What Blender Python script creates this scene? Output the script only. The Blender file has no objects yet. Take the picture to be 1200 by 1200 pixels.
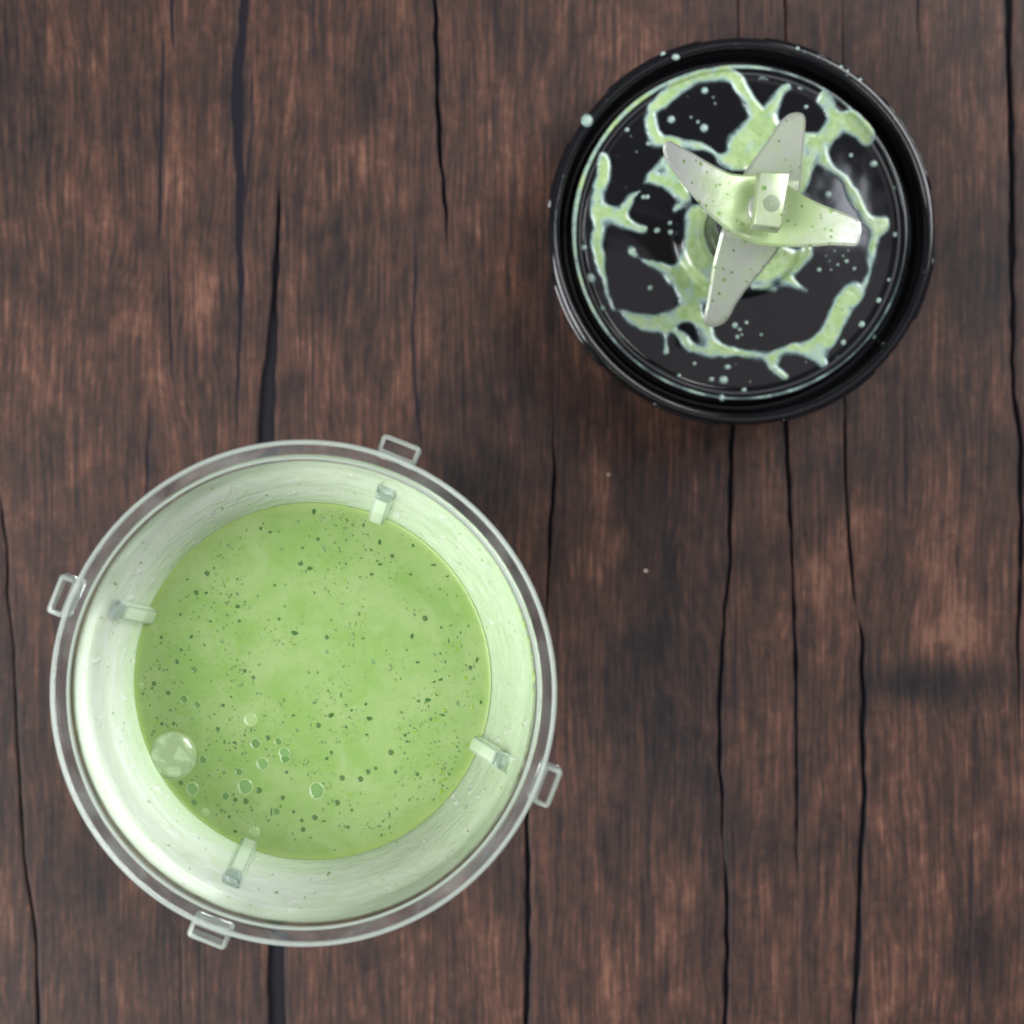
import bpy, bmesh, math, random
import numpy as np
from mathutils import Vector, Matrix, geometry
R = math.radians
random.seed(7); rng = np.random.default_rng(7)
S = bpy.context.scene
COL = S.collection
CM = 0.01

# ------------------------------------------------------------------ camera
FPX = 2097.0            # focal length in photo pixels (1200 px wide frame)
PX0, PY0 = 520.0, 600.0 # foot of the vertical under the lens
CAMZ = 48.6             # cm above the table
cam = bpy.data.cameras.new('camera'); camo = bpy.data.objects.new('camera', cam); COL.objects.link(camo)
camo.location = (0, 0, CAMZ*CM)
cam.sensor_width = 36; cam.lens = FPX/1200*36
cam.shift_x = (600-PX0)/1200; cam.shift_y = (PY0-600)/1200
cam.clip_start = 0.01; cam.clip_end = 50
cam.dof.use_dof = True; cam.dof.focus_distance = 0.388; cam.dof.aperture_fstop = 15
S.camera = camo

# ------------------------------------------------------------------ world and lamps
W = bpy.data.worlds.new('World'); S.world = W; W.use_nodes = True
W.node_tree.nodes['Background'].inputs[0].default_value = (0.75, 0.85, 1.0, 1)
W.node_tree.nodes['Background'].inputs[1].default_value = 0.10
def area(name, loc, target, sx, sy, power, col):
    l = bpy.data.lights.new(name, 'AREA'); l.shape = 'RECTANGLE'; l.size = sx; l.size_y = sy
    l.energy = power; l.color = col
    o = bpy.data.objects.new(name, l); COL.objects.link(o); o.location = loc
    d = Vector(target)-Vector(loc); o.rotation_euler = d.to_track_quat('-Z', 'Y').to_euler()
    return o
area('window_light', (-1.05, -0.50, 0.95), (0, 0, 0.08), 1.2, 1.1, 46.0, (0.975, 0.985, 1.0))
area('added_fill_light', (1.02, 0.78, 1.30), (0, 0, 0.08), 1.0, 1.0, 30.0, (0.98, 0.985, 1.0))  # added fill to brighten the cup's lower-left inside; no window known there
area('ceiling_bounce_light', (0.15, -0.62, 2.0), (0.15, -0.6199, 0), 2.0, 2.0, 4.6, (1.0, 0.96, 1.0))
area('far_lamp_light', (0.70, 0.38, 2.0), (0.70, 0.3801, 0), 0.34, 0.16, 1.3, (0.86, 0.9, 1.0))

S.render.engine = 'CYCLES'
S.cycles.use_denoising = True
S.cycles.max_bounces = 18; S.cycles.transmission_bounces = 14; S.cycles.transparent_max_bounces = 16
S.cycles.diffuse_bounces = 4; S.cycles.glossy_bounces = 6
S.cycles.blur_glossy = 0.3
S.cycles.sample_clamp_indirect = 6.0
vs = S.view_settings
vs.view_transform = 'Standard'; vs.look = 'None'; vs.exposure = 0.42; vs.gamma = 1.0; vs.use_curve_mapping = False

# ------------------------------------------------------------------ helpers
def un(px, py, z):
    "photo pixel at height z (cm above table) -> cm"
    Z = CAMZ-z
    return ((px-PX0)*Z/FPX, (PY0-py)*Z/FPX)
def lin(r, g, b, k=1.0):
    f = lambda c: c/12.92 if c <= .04045 else ((c+.055)/1.055)**2.4
    return (k*f(r/255), k*f(g/255), k*f(b/255), 1)
def mesh(name, verts, faces, mat=None, parent=None, smooth=True, cm=True, attrs=None):
    m = bpy.data.meshes.new(name)
    v = np.asarray(verts, dtype=float)
    if cm: v = v*CM
    m.from_pydata(v.tolist(), [], faces)
    if attrs:
        for k, a in attrs.items():
            at = m.attributes.new(k, 'FLOAT', 'POINT'); at.data.foreach_set('value', np.asarray(a, dtype=np.float32))
    m.validate(); m.update()
    if smooth: m.polygons.foreach_set('use_smooth', [True]*len(m.polygons))
    o = bpy.data.objects.new(name, m); COL.objects.link(o)
    if mat: m.materials.append(mat)
    if parent: o.parent = parent; o.matrix_parent_inverse = Matrix.Translation(parent.location).inverted()
    return o
def from_bm(name, bm, mat, parent=None, smooth=True):
    bmesh.ops.recalc_face_normals(bm, faces=bm.faces)
    m = bpy.data.meshes.new(name); bm.to_mesh(m); bm.free()
    if smooth: m.polygons.foreach_set('use_smooth', [True]*len(m.polygons))
    o = bpy.data.objects.new(name, m); COL.objects.link(o); m.materials.append(mat)
    if parent: o.parent = parent; o.matrix_parent_inverse = Matrix.Translation(parent.location).inverted()
    return o
def empty(name, loc, label, cat, group=None):
    o = bpy.data.objects.new(name, None); COL.objects.link(o); o.location = loc; o.empty_display_size = .01
    o['label'] = label; o['category'] = cat
    if group: o['group'] = group
    return o
def sharp(o, ang=35):
    m = o.data
    bm = bmesh.new(); bm.from_mesh(m)
    for e in bm.edges:
        if len(e.link_faces) == 2 and e.calc_face_angle(0) > R(ang): e.smooth = False
    bm.to_mesh(m); bm.free()
def lathe(name, prof, cx, cy, mat, parent=None, n=160, closed=False, attrs=None, wob=None):
    "prof: list of (r,z) in cm; closed joins last to first"
    v = []; f = []; k = len(prof)
    for i in range(n):
        a = 2*math.pi*i/n; c, s = math.cos(a), math.sin(a)
        for (r, z) in prof:
            if wob: r, z = wob(a, r, z)
            v.append((cx+r*c, cy+r*s, z))
    for i in range(n):
        j = (i+1) % n
        for q in range(k if closed else k-1):
            p = (q+1) % k
            f.append((i*k+q, j*k+q, j*k+p, i*k+p))
    return mesh(name, v, f, mat, parent)
def rounded(prof, rad, seg=4, closed=True):
    "round the corners of a 2-D polyline; rad per point"
    out = []; n = len(prof)
    for i, p in enumerate(prof):
        r = rad[i] if isinstance(rad, (list, tuple)) else rad
        if r <= 0 or (not closed and i in (0, n-1)): out.append(p); continue
        a = Vector(prof[i-1]); b = Vector(p); c = Vector(prof[(i+1) % n])
        u = (a-b); w = (c-b); r = min(r, u.length*.45, w.length*.45)
        p0 = b+u.normalized()*r; p1 = b+w.normalized()*r
        for t in range(seg+1):
            t /= seg
            q = p0*(1-t)**2 + b*2*t*(1-t) + p1*t*t
            out.append((q.x, q.y))
    return out

class N:
    "tiny node-tree helper"
    def __init__(s, name):
        s.m = bpy.data.materials.new(name); s.m.use_nodes = True; s.t = s.m.node_tree; s.t.nodes.clear()
        s.out = s.t.nodes.new('ShaderNodeOutputMaterial')
    def n(s, typ, ins=None, **kw):
        d = s.t.nodes.new('ShaderNode'+typ)
        for k, v in kw.items(): setattr(d, k, v)
        for k, v in (ins or {}).items(): s.set(d.inputs[k], v)
        return d
    def set(s, sock, v):
        if isinstance(v, bpy.types.NodeSocket): s.t.links.new(v, sock)
        elif isinstance(v, bpy.types.Node): s.t.links.new(v.outputs[0], sock)
        else: sock.default_value = v
    def surf(s, v): s.set(s.out.inputs['Surface'], v); return s.m
    def math(s, op, a, b=0.0, c=None, clamp=False):
        d = s.n('Math', {0: a, 1: b}, operation=op, use_clamp=clamp)
        if c is not None: s.set(d.inputs[2], c)
        return d.outputs[0]
    def mix(s, f, a, b, blend='MIX'):
        d = s.n('Mix', data_type='RGBA', blend_type=blend)
        s.set(d.inputs[0], f); s.set(d.inputs[6], a); s.set(d.inputs[7], b); return d.outputs[2]
    def ramp(s, f, lo, hi, a=0.0, b=1.0, interp='SMOOTHSTEP'):
        d = s.n('MapRange', {0: f, 1: lo, 2: hi, 3: a, 4: b}, interpolation_type=interp); return d.outputs[0]
    def obj(s, scale, loc=(0, 0, 0), rot=(0, 0, 0)):
        "object coords (m) scaled to 'per cm' frequencies"
        tc = s.n('TexCoord').outputs['Object']
        return s.n('Mapping', {'Vector': tc, 'Location': loc, 'Rotation': rot, 'Scale': tuple(100*q for q in scale)}).outputs[0]
    def noise(s, vec, detail=3.0, rough=.55, dist=0.0, scale=1.0):
        return s.n('TexNoise', {'Vector': vec, 'Scale': scale, 'Detail': detail, 'Roughness': rough, 'Distortion': dist}).outputs[0]
    def attr(s, name): return s.n('Attribute', attribute_name=name).outputs['Fac']
    def pbr(s, col, rough=.5, **kw):
        d = s.n('BsdfPrincipled'); s.set(d.inputs['Base Color'], col); s.set(d.inputs['Roughness'], rough)
        for k, v in kw.items(): s.set(d.inputs[k.replace('_', ' ')], v)
        return d.outputs[0]
    def bump(s, h, strength, dist):
        return s.n('Bump', {'Height': h, 'Strength': strength, 'Distance': dist}).outputs[0]

# ------------------------------------------------------------------ materials
def mat_wood():
    g = N('dark_wood')
    warp = g.noise(g.obj((.25, .10, 1)), 2)
    def warped(scale, amt):
        v = g.obj(scale); off = g.n('CombineXYZ', {0: g.math('MULTIPLY', g.math('SUBTRACT', warp, .5), amt)})
        return g.n('VectorMath', {0: v, 1: off}, operation='ADD').outputs[0]
    fine = g.noise(warped((9, .42, 1), 3.0), 4, .7)
    hair = g.noise(warped((15, .36, 1), 4.0), 2, .6)
    fibre = g.noise(warped((5.5, .5, 1), 2.0), 4, .6)
    streak = g.noise(warped((2.0, .13, 1), 1.2), 3, .6)
    blotch = g.noise(g.obj((.62, .36, 1)), 4, .62, .4)
    mott = g.noise(g.obj((2.6, 1.7, 1), (3, 1, 0)), 6, .72, .8)
    pore = g.noise(warped((11, 1.5, 1), 3.0), 2, .5)
    wave = g.n('TexWave', {'Vector': warped((1.7, .02, 1), 5.0), 'Scale': 1.0, 'Distortion': 3.5, 'Detail': 2.0, 'Detail Scale': 1.2}, wave_type='BANDS', bands_direction='X').outputs[1]
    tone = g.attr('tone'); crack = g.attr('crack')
    f = g.math('MULTIPLY_ADD', hair, .48, g.math('MULTIPLY', fine, .60))
    f = g.math('MULTIPLY_ADD', fibre, .34, f)
    f = g.math('MULTIPLY_ADD', streak, .30, f)
    f = g.math('MULTIPLY_ADD', blotch, .56, f)
    f = g.math('MULTIPLY_ADD', mott, .52, f)
    f = g.math('MULTIPLY_ADD', wave, .07, f)
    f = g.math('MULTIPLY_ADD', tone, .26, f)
    f = g.ramp(f, 1.13, 1.70, 0, 1, 'LINEAR')
    cr = g.n('ValToRGB', {0: f}); e = cr.color_ramp.elements
    e[0].position = 0; e[0].color = lin(38, 34, 37, 0.37); e[1].position = 1; e[1].color = lin(150, 108, 90, 0.37)
    for p, c in ((.30, lin(63, 50, 47, 0.37)), (.55, lin(86, 63, 55, 0.37)), (.78, lin(114, 80, 67, 0.37))):
        x = e.new(p); x.color = c
    col = cr.outputs[0]
    pm = g.ramp(pore, .60, .72)
    col = g.mix(g.math('MULTIPLY', pm, .45), col, lin(40, 34, 36, 0.37))
    sc = g.ramp(g.noise(warped((3.2, .16, 1), 1.5), 3, .5), .64, .70)      # short dark shakes in the grain
    col = g.mix(g.math('MULTIPLY', sc, .40), col, lin(38, 33, 34, 0.37))
    col = g.mix(crack, col, lin(38, 36, 42, .62))
    h = g.math('SUBTRACT', g.math('MULTIPLY', fibre, .5), g.math('MULTIPLY', pm, .35))
    b = g.bump(g.math('ADD', h, g.math('MULTIPLY', fine, .35)), .30, .0004)
    return g.surf(g.pbr(col, g.math('MAXIMUM', g.math('MULTIPLY_ADD', fibre, .15, .42), g.math('MULTIPLY', crack, .9)), Normal=b, Specular_IOR_Level=g.math('MULTIPLY_ADD', crack, -.16, .16)))
def mat_simple(name, col, rough=.4, **kw):
    g = N(name); return g.surf(g.pbr(col, rough, **kw))
def mat_clear():
    g = N('clear_plastic')
    gl = g.pbr((.93, .965, .945, 1), .02, Transmission_Weight=1.0, IOR=1.46)
    return g.surf(gl)
def mat_wall():
    "thin clear wall: lets light straight through, mirrors at grazing angles"
    g = N('clear_wall')
    fr = g.math('MULTIPLY_ADD', g.math('POWER', g.n('LayerWeight', {0: .5}).outputs['Facing'], 5.0), .85, .045)
    gl = g.n('BsdfGlossy', {'Color': (1, 1, 1, 1), 'Roughness': .04}).outputs[0]
    tr = g.n('BsdfTransparent', {0: (.95, .965, .955, 1)}).outputs[0]
    return g.surf(g.n('MixShader', {0: fr, 1: tr, 2: gl}).outputs[0])
def mat_edge_glint():
    "pale milky edge, painted to imitate light caught in the clear plastic"
    g = N('painted_edge_glint')
    c = lin(222, 232, 222, .66)
    d = g.pbr(c, .25); t = g.n('BsdfTranslucent', {0: c}).outputs[0]
    b = g.n('MixShader', {0: .5, 1: d, 2: t}).outputs[0]
    return g.surf(g.n('MixShader', {0: .35, 1: b, 2: g.n('BsdfTransparent').outputs[0]}).outputs[0])
def mat_rib():
    "clear moulded rib wetted with smoothie"
    g = N('coated_rib')
    n = g.noise(g.obj((3, 3, 3)), 3)
    c = g.mix(n, lin(214, 232, 200), lin(246, 250, 244))
    b = g.n('MixShader', {0: .5, 1: g.pbr(c, .1, Specular_IOR_Level=.7), 2: g.n('BsdfTranslucent', {0: c}).outputs[0]}).outputs[0]
    return g.surf(g.n('MixShader', {0: .45, 1: b, 2: g.n('BsdfTransparent').outputs[0]}).outputs[0])
def mat_rim():
    g = N('clear_rim_painted_sheen')
    gl = g.pbr((.95, .975, .96, 1), .05, Transmission_Weight=1.0, IOR=1.46)
    n = g.ramp(g.noise(g.obj((1.2, 1.2, 9)), 3, .6), .35, .7, .0, .07)  # pale patches stand in for the grey sky reflection on the clear rim
    return g.surf(g.n('MixShader', {0: n, 1: gl, 2: g.pbr(lin(205, 215, 208), .3)}).outputs[0])
def mat_black():
    g = N('black_plastic')
    n = g.noise(g.obj((2.2, 2.2, 2.2)), 4, .6)
    n2 = g.noise(g.obj((22, 22, 22)), 2)
    r = g.math('MULTIPLY_ADD', n, .06, .035)
    return g.surf(g.pbr((.0050, .0048, .0058, 1), r, Normal=g.bump(g.math('MULTIPLY_ADD', g.noise(g.obj((.7, .7, .7)), 2), 1.3, g.math('MULTIPLY', n2, .03)), .12, .0006), Specular_IOR_Level=.5))
def mat_smoothie():
    g = N('green_smoothie')
    a = g.noise(g.obj((1.1, 1.1, .3)), 4, .6, .5)
    b = g.noise(g.obj((6, 6, 6)), 3, .6)
    y = g.ramp(g.noise(g.obj((9, 9, 9), (4, 2, 0)), 2, .5), .66, .74)
    col = g.mix(g.ramp(a, .3, .7), lin(156, 198, 102, 0.45), lin(180, 210, 134, 0.45))
    col = g.mix(g.math('MULTIPLY', g.ramp(b, .52, .72), .35), col, lin(150, 188, 108, 0.45))
    col = g.mix(g.math('MULTIPLY', y, .35), col, lin(172, 200, 70, 0.45))
    col = g.mix(g.math('MULTIPLY', g.attr('edge'), .7), col, lin(190, 216, 116, 0.45))  # yellow tint paints in the light passing through the liquid's rim
    sunk = g.ramp(g.noise(g.obj((3.4, 3.4, 3.4), (2, 9, 0)), 4, .65, .3), .60, .78)
    col = g.mix(g.math('MULTIPLY', sunk, .55), col, lin(134, 178, 104, .45))
    pale = g.ramp(g.noise(g.obj((2.0, 2.0, 2.0), (8, 3, 0)), 5, .7, .8), .50, .72)
    col = g.mix(g.math('MULTIPLY', pale, .20), col, lin(200, 222, 166, .45))
    fl = g.ramp(g.noise(g.obj((13, 13, 13), (1, 1, 0)), 2, .5), .70, .76)
    col = g.mix(g.math('MULTIPLY', fl, .45), col, lin(112, 156, 62, .45))
    return g.surf(g.pbr(col, .30, Subsurface_Weight=.35, Subsurface_Radius=(.5, .8, .25), Subsurface_Scale=.003, Specular_IOR_Level=.4,
                        Normal=g.bump(b, .05, .0003)))
def mat_film():
    "thin milky smoothie left on the cup wall: scatters on both sides, thin patches let light through"
    g = N('smoothie_film')
    st = g.noise(g.obj((.5, .5, 7.0)), 5, .7, .5)
    bl = g.noise(g.obj((2.6, 2.6, 2.0)), 4, .6, .4)
    sm = g.noise(g.obj((1.3, 1.3, 4.5), (2, 5, 1)), 4, .65, 1.0)
    sp = g.ramp(g.noise(g.obj((7.5, 7.5, 7.5)), 2, .5), .69, .735)
    wh = g.ramp(g.noise(g.obj((4.2, 4.2, 3.0), (7, 1, 3)), 3, .6), .60, .70)
    thn = g.attr('thin')
    col = g.mix(g.ramp(st, .35, .68), lin(238, 245, 230), lin(252, 254, 255))
    col = g.mix(g.math('MULTIPLY', g.ramp(sm, .50, .68), .45), col, lin(214, 233, 194))
    col = g.mix(g.math('MULTIPLY', g.math('MAXIMUM', g.attr('low'), thn), .75), col, lin(192, 224, 164))
    col = g.mix(g.math('MULTIPLY', wh, .6), col, lin(250, 253, 248))
    col = g.mix(g.math('MULTIPLY', sp, .75), col, lin(120, 156, 58))
    d = g.pbr(col, .20, Specular_IOR_Level=.6, Normal=g.bump(g.math('ADD', g.math('ADD', st, sm), g.math('MULTIPLY', wh, .5)), .55, .0008))
    t = g.n('BsdfTranslucent', {0: col}).outputs[0]
    body = g.n('MixShader', {0: .55, 1: d, 2: t}).outputs[0]
    up = g.attr('up')   # 1 at the torn top edge of the film
    hole = g.ramp(g.math('MULTIPLY_ADD', st, .14, g.math('MULTIPLY_ADD', up, .62, g.math('MULTIPLY', bl, .55))), .55, .85)
    thin = g.math('MULTIPLY_ADD', g.math('MULTIPLY', g.ramp(sm, .30, .75, .55, 1.0), thn), .26, .03)
    alpha = g.math('MAXIMUM', hole, thin)
    return g.surf(g.n('MixShader', {0: alpha, 1: body, 2: g.n('BsdfTransparent').outputs[0]}).outputs[0])
def mat_splash():
    g = N('smoothie_splash')
    th0 = g.attr('thick')
    vz = g.noise(g.obj((2.3, 2.3, 2.3), (5, 0, 0)), 3, .6)
    th = g.math('MULTIPLY', th0, g.ramp(vz, .30, .70, .45, 1.5))
    b = g.noise(g.obj((5, 5, 5)), 3)
    v = g.n('TexVoronoi', {'Vector': g.obj((5.2, 5.2, 5.2)), 'Scale': 1.0, 'Randomness': 1.0})
    sp = g.math('MULTIPLY', g.ramp(v.outputs[0], .10, .20, 1, 0), g.ramp(g.n('SeparateColor', {0: v.outputs[1]}).outputs[0], .62, .66))
    core = g.mix(g.ramp(b, .35, .65), lin(160, 190, 126, 0.60), lin(184, 208, 152, 0.60))
    col = g.mix(g.ramp(th, .05, .95), lin(168, 196, 196, 0.60), core)
    col = g.mix(g.math('MULTIPLY', sp, .8), col, lin(84, 128, 48, 0.60))
    d = g.pbr(col, .09, Specular_IOR_Level=.6, Normal=g.bump(b, .10, .0008))
    a = g.ramp(th, .0, .45, .85, 0.0)
    return g.surf(g.n('MixShader', {0: a, 1: d, 2: g.n('BsdfTransparent').outputs[0]}).outputs[0])
def mat_steel():
    "satin steel wetted with a thin coat of smoothie that gets thicker towards the hub"
    g = N('steel_with_smoothie')
    co = g.attr('coat')
    n1 = g.noise(g.obj((2.2, 2.2, 2.2)), 4, .6)
    br = g.noise(g.obj((30, 3, 3), rot=(0, 0, .5)), 2)
    k = g.ramp(g.math('ADD', co, g.math('MULTIPLY', g.math('SUBTRACT', n1, .5), .64)), .16, .78)
    v = g.n('TexVoronoi', {'Vector': g.obj((5.0, 5.0, 5.0)), 'Scale': 1.0})
    wv = g.n('TexVoronoi', {'Vector': g.obj((2.6, 2.6, 2.6), (3, 3, 3)), 'Scale': 1.0})
    sp2 = g.math('MULTIPLY', g.ramp(g.math('ADD', wv.outputs[0], g.math('MULTIPLY', n1, .2)), .20, .30, 1, 0), g.ramp(g.n('SeparateColor', {0: wv.outputs[1]}).outputs[0], .28, .33))
    sp = g.math('MULTIPLY', g.ramp(g.math('ADD', v.outputs[0], g.math('MULTIPLY', br, .12)), .18, .30, 1, 0), g.ramp(g.n('SeparateColor', {0: v.outputs[1]}).outputs[0], .40, .43))
    steel = g.mix(br, lin(206, 209, 200, .64), lin(226, 229, 221, .64))
    col = g.mix(k, steel, lin(176, 200, 142, .64))
    col = g.mix(g.math('MULTIPLY', sp, .85), col, lin(104, 150, 52, .64))
    col = g.mix(g.math('MULTIPLY', sp2, .75), col, lin(120, 168, 60, .64))
    return g.surf(g.pbr(col, g.math('MULTIPLY_ADD', k, -.08, .34), Metallic=g.math('MULTIPLY_ADD', k, -.38, .54), Coat_Weight=.25, Coat_Roughness=.12,
                        Normal=g.bump(n1, .12, .0008)))
M = dict(ribend=mat_simple('refraction_tint_rib_end', (.80, .84, .90, 1), .03, Transmission_Weight=1.0, IOR=1.46), ribm=mat_rib(), rimm=mat_rim(), wall=mat_wall(), edge_glint=mat_edge_glint(), wood=mat_wood(), clear=mat_clear(), black=mat_black(), smoothie=mat_smoothie(), film=mat_film(), splash=mat_splash(), steel=mat_steel(),
    under=mat_simple('dark_underboard', lin(35, 34, 38, .9), .95, Specular_IOR_Level=.0),
    gasket=mat_simple('grey_gasket', lin(44, 44, 47), .28),
    residue=mat_simple('smoothie_residue', lin(150, 172, 132), .25),
    rivet=mat_simple('rivet_steel', lin(140, 156, 126, .6), .45, Metallic=.2),
    bub_dark=mat_simple('bubble_small', lin(94, 130, 66, 0.50), .12),
    bub_mid=mat_simple('bubble_medium', lin(112, 156, 82, 0.50), .10),
    bub_light=mat_simple('bubble_large', lin(134, 178, 104, 0.50), .08),
    bub_pale=mat_simple('bubble_pale', lin(176, 208, 136, 0.50), .08),
    skin=mat_simple('bubble_skin', lin(196, 222, 152, 0.50), .15),
    dot=mat_simple('pin_bubble', lin(104, 142, 66, 0.50), .2),
    herb=mat_simple('herb_dark', lin(56, 112, 30, 0.50), .4),
    herb_sunk=mat_simple('herb_sunk', lin(124, 168, 100, 0.50), .3),
    herb_yellow=mat_simple('herb_yellow', lin(150, 184, 50, 0.50), .4),
    crumb=mat_simple('crumb', lin(170, 150, 140), .6))

# ------------------------------------------------------------------ the table: planks with wavy open joints and shakes
YA, YB = -420, 1620; XA, XB = -420, 1620       # photo-pixel extent at table level
def path(pts):
    p = np.array(sorted(pts, key=lambda q: q[1]), float)
    def f(y):
        x = np.interp(y, p[:, 1], p[:, 0]); w = np.interp(y, p[:, 1], p[:, 2]); return x, w
    return f
H0 = .12
borders = [
    [(-6, YA, H0), (-4, 560, H0), (0, 590, 2), (8, 640, 3), (8, 700, 3), (16, 760, 2.5), (22, 900, 2), (28, 1000, 2), (42, 1090, 3), (45, 1200, 3), (48, YB, H0)],
    [(236, YA, H0), (238, 300, H0), (232, 700, H0), (236, 1200, H0), (236, YB, H0)],
    [(330, YA, H0), (328, 205, H0), (326, 240, 3), (325, 290, 5), (322, 340, 8), (319, 400, 13), (315, 450, 16), (312, 510, 19), (312, 600, 18), (320, 900, 18), (324, 1110, 20), (325, 1210, 20), (326, YB, 12)],
    [(505, YA, 3), (509, -10, 6), (512, 60, 5), (512, 120, 5), (517, 190, 4.5), (523, 245, 3.5), (524, 300, H0), (520, 560, H0), (526, 1100, H0), (528, YB, H0)],
    [(652, YA, H0), (650, 480, H0), (648, 520, 2), (650, 560, 4), (645, 610, 4.5), (643, 660, 3.5), (640, 720, 1), (620, 900, 2), (617, 950, 5), (619, 1060, 6), (617, 1200, 6), (616, YB, 3)],
    [(866, YA, H0), (864, 380, 3), (861, 480, 5.5), (857, 540, 5), (855, 620, 5), (856, 660, 3.5), (849, 720, 2.5), (844, 800, 4.5), (843, 900, 4.5), (846, 935, 4), (846, 975, 3), (849, 1000, .8), (852, 1030, 4), (852, 1120, 5), (850, 1210, 5), (850, YB, H0)],
    [(919, YA, 2), (920, 30, 2.5), (921, 480, 6), (923, 540, 6), (927, 620, 3), (930, 700, 3.5), (933, 780, 4), (934, 900, 3), (934, 1000, 2), (936, 1060, H0), (936, YB, H0)],
    [(985, YA, H0), (989, 440, 1), (991, 520, 3), (992, 580, 3), (997, 650, 3.5), (1001, 700, 2), (1006, 722, .6), (1011, 748, 4), (1012, 810, 6.5), (1011, 890, 6), (1013, 935, 5), (1009, 1000, 6), (1006, 1100, 6), (1001, 1200, 6.5), (998, YB, 3)],
    [(1178, YA, 5), (1182, 0, 7), (1184, 120, 6), (1186, 300, 6), (1187, 450, 4), (1196, 520, 5), (1197, 640, 5), (1193, 760, 3), (1196, 900, H0), (1197, YB, H0)],
]
shakes = [   # cracks inside a plank: (x, y, full width)
    [(287, YA, 3), (287, -10, 12), (285, 30, 12), (280, 70, 13), (278, 110, 16), (279, 140, 14), (280, 180, 10), (283, 215, 12), (281, 245, 10), (280, 280, 9), (283, 330, 8), (282, 380, 5), (279, 440, 4), (278, 500, 2), (277, 530, 0)],
    [(203, YA, 2), (201, 0, 5), (203, 40, 4), (204, 75, 0)], [(191, 15, 0), (191, 60, 3), (190, 120, 4.5), (188, 180, 4.5), (187, 250, 4), (185, 310, 0)],
    [(197, 285, 0), (198, 320, 3), (199, 380, 4), (201, 430, 3), (202, 465, 0)], [(175, 440, 0), (174, 490, 3), (173, 540, 4), (172, 620, 2), (172, 660, 0)],
    [(212, 1060, 0), (212, 1120, 2), (213, 1210, 2), (214, YB, 0)],
    [(293, 60, 0), (296, 110, 3), (296, 150, 2), (291, 190, 4), (288, 230, 3), (285, 260, 0)],
    [(484, 245, 0), (486, 280, 2.5), (487, 335, 4), (484, 380, 3), (485, 430, 3), (490, 480, 4), (493, 520, 2), (494, 560, 0)],
    [(367, 0, 2), (368, 60, 1.5), (369, 110, 0)], [(346, 80, 0), (348, 120, 2), (347, 180, 0)],
    [(862, 670, 0), (863, 720, 2.5), (861, 800, 2.5), (860, 850, 0)],
    [(940, 590, 0), (943, 625, 2.5), (945, 660, 0)],
    [(837, 1015, 0), (838, 990, 3), (841, 965, 0)],
    [(1146, 790, 0), (1146, 840, 2), (1142, 900, 2), (1139, 1000, 2.5), (1137, 1100, 2), (1136, 1210, 2)],
    [(1062, 420, 0), (1061, 520, 2.5), (1062, 600, 1.5), (1062, 640, 0)],
    [(1076, YA, 0), (1075, 0, 2.5), (1076, 50, 2), (1079, 90, 0)],
    [(1122, 610, 0), (1122, 660, 2), (1123, 720, 0)],
    [(1020, 935, 0), (1024, 920, 2), (1028, 905, 0)],
    [(100, 60, 0), (98, 110, 2), (97, 160, 0)], [(610, 330, 0), (609, 380, 2), (608, 440, 0)],
    [(1062, 1000, 0), (1063, 1080, 2), (1062, 1160, 0)], [(405, 0, 2), (404, 40, 0)],
    [(698, YA, 0), (697, -20, 2), (696, 60, 0)], [(742, 430, 0), (741, 520, 1.8), (740, 600, 0)],
    [(118, 1100, 0), (117, 1160, 2), (117, 1220, 0)], [(60, 250, 0), (61, 330, 1.8), (60, 400, 0)],
]
bf = [path(b) for b in borders]; sf = [(path(s), s[0][1], s[-1][1]) for s in shakes]
def vnoise(x, y, seed):
    r = np.random.default_rng(seed); T = r.random((64, 64))
    xi = np.floor(x).astype(int); yi = np.floor(y).astype(int); fx = x-xi; fy = y-yi
    fx = fx*fx*(3-2*fx); fy = fy*fy*(3-2*fy)
    g = lambda a, b: T[a % 64, b % 64]
    return (g(xi, yi)*(1-fx)+g(xi+1, yi)*fx)*(1-fy)+(g(xi, yi+1)*(1-fx)+g(xi+1, yi+1)*fx)*fy
tones = [ # lighter and darker patches of the wood: x, y, sx, sy, amount
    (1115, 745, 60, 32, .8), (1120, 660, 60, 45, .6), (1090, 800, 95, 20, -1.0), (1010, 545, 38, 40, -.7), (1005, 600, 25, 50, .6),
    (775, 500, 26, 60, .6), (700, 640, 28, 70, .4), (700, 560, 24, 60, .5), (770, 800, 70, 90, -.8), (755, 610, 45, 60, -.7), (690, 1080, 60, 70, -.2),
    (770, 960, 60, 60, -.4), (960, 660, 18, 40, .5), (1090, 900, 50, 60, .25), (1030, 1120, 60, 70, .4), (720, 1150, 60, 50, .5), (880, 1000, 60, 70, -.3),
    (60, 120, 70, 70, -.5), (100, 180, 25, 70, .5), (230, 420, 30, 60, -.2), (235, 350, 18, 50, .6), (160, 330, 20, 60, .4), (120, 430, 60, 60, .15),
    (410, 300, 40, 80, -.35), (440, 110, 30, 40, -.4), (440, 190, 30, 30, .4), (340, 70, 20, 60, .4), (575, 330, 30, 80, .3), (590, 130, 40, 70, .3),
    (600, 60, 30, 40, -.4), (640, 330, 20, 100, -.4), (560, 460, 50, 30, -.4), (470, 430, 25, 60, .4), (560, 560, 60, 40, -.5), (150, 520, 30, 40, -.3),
    (1130, 120, 40, 80, .3), (1150, 330, 40, 80, -.4), (1110, 460, 40, 60, -.3), (30, 480, 30, 80, .2), (20, 900, 25, 90, -.4), (110, 1060, 60, 60, -.15), (540, 1150, 60, 40, .2), (1150, 1130, 30, 80, -.5), (930, 1130, 60, 60, -.1)]
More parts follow.
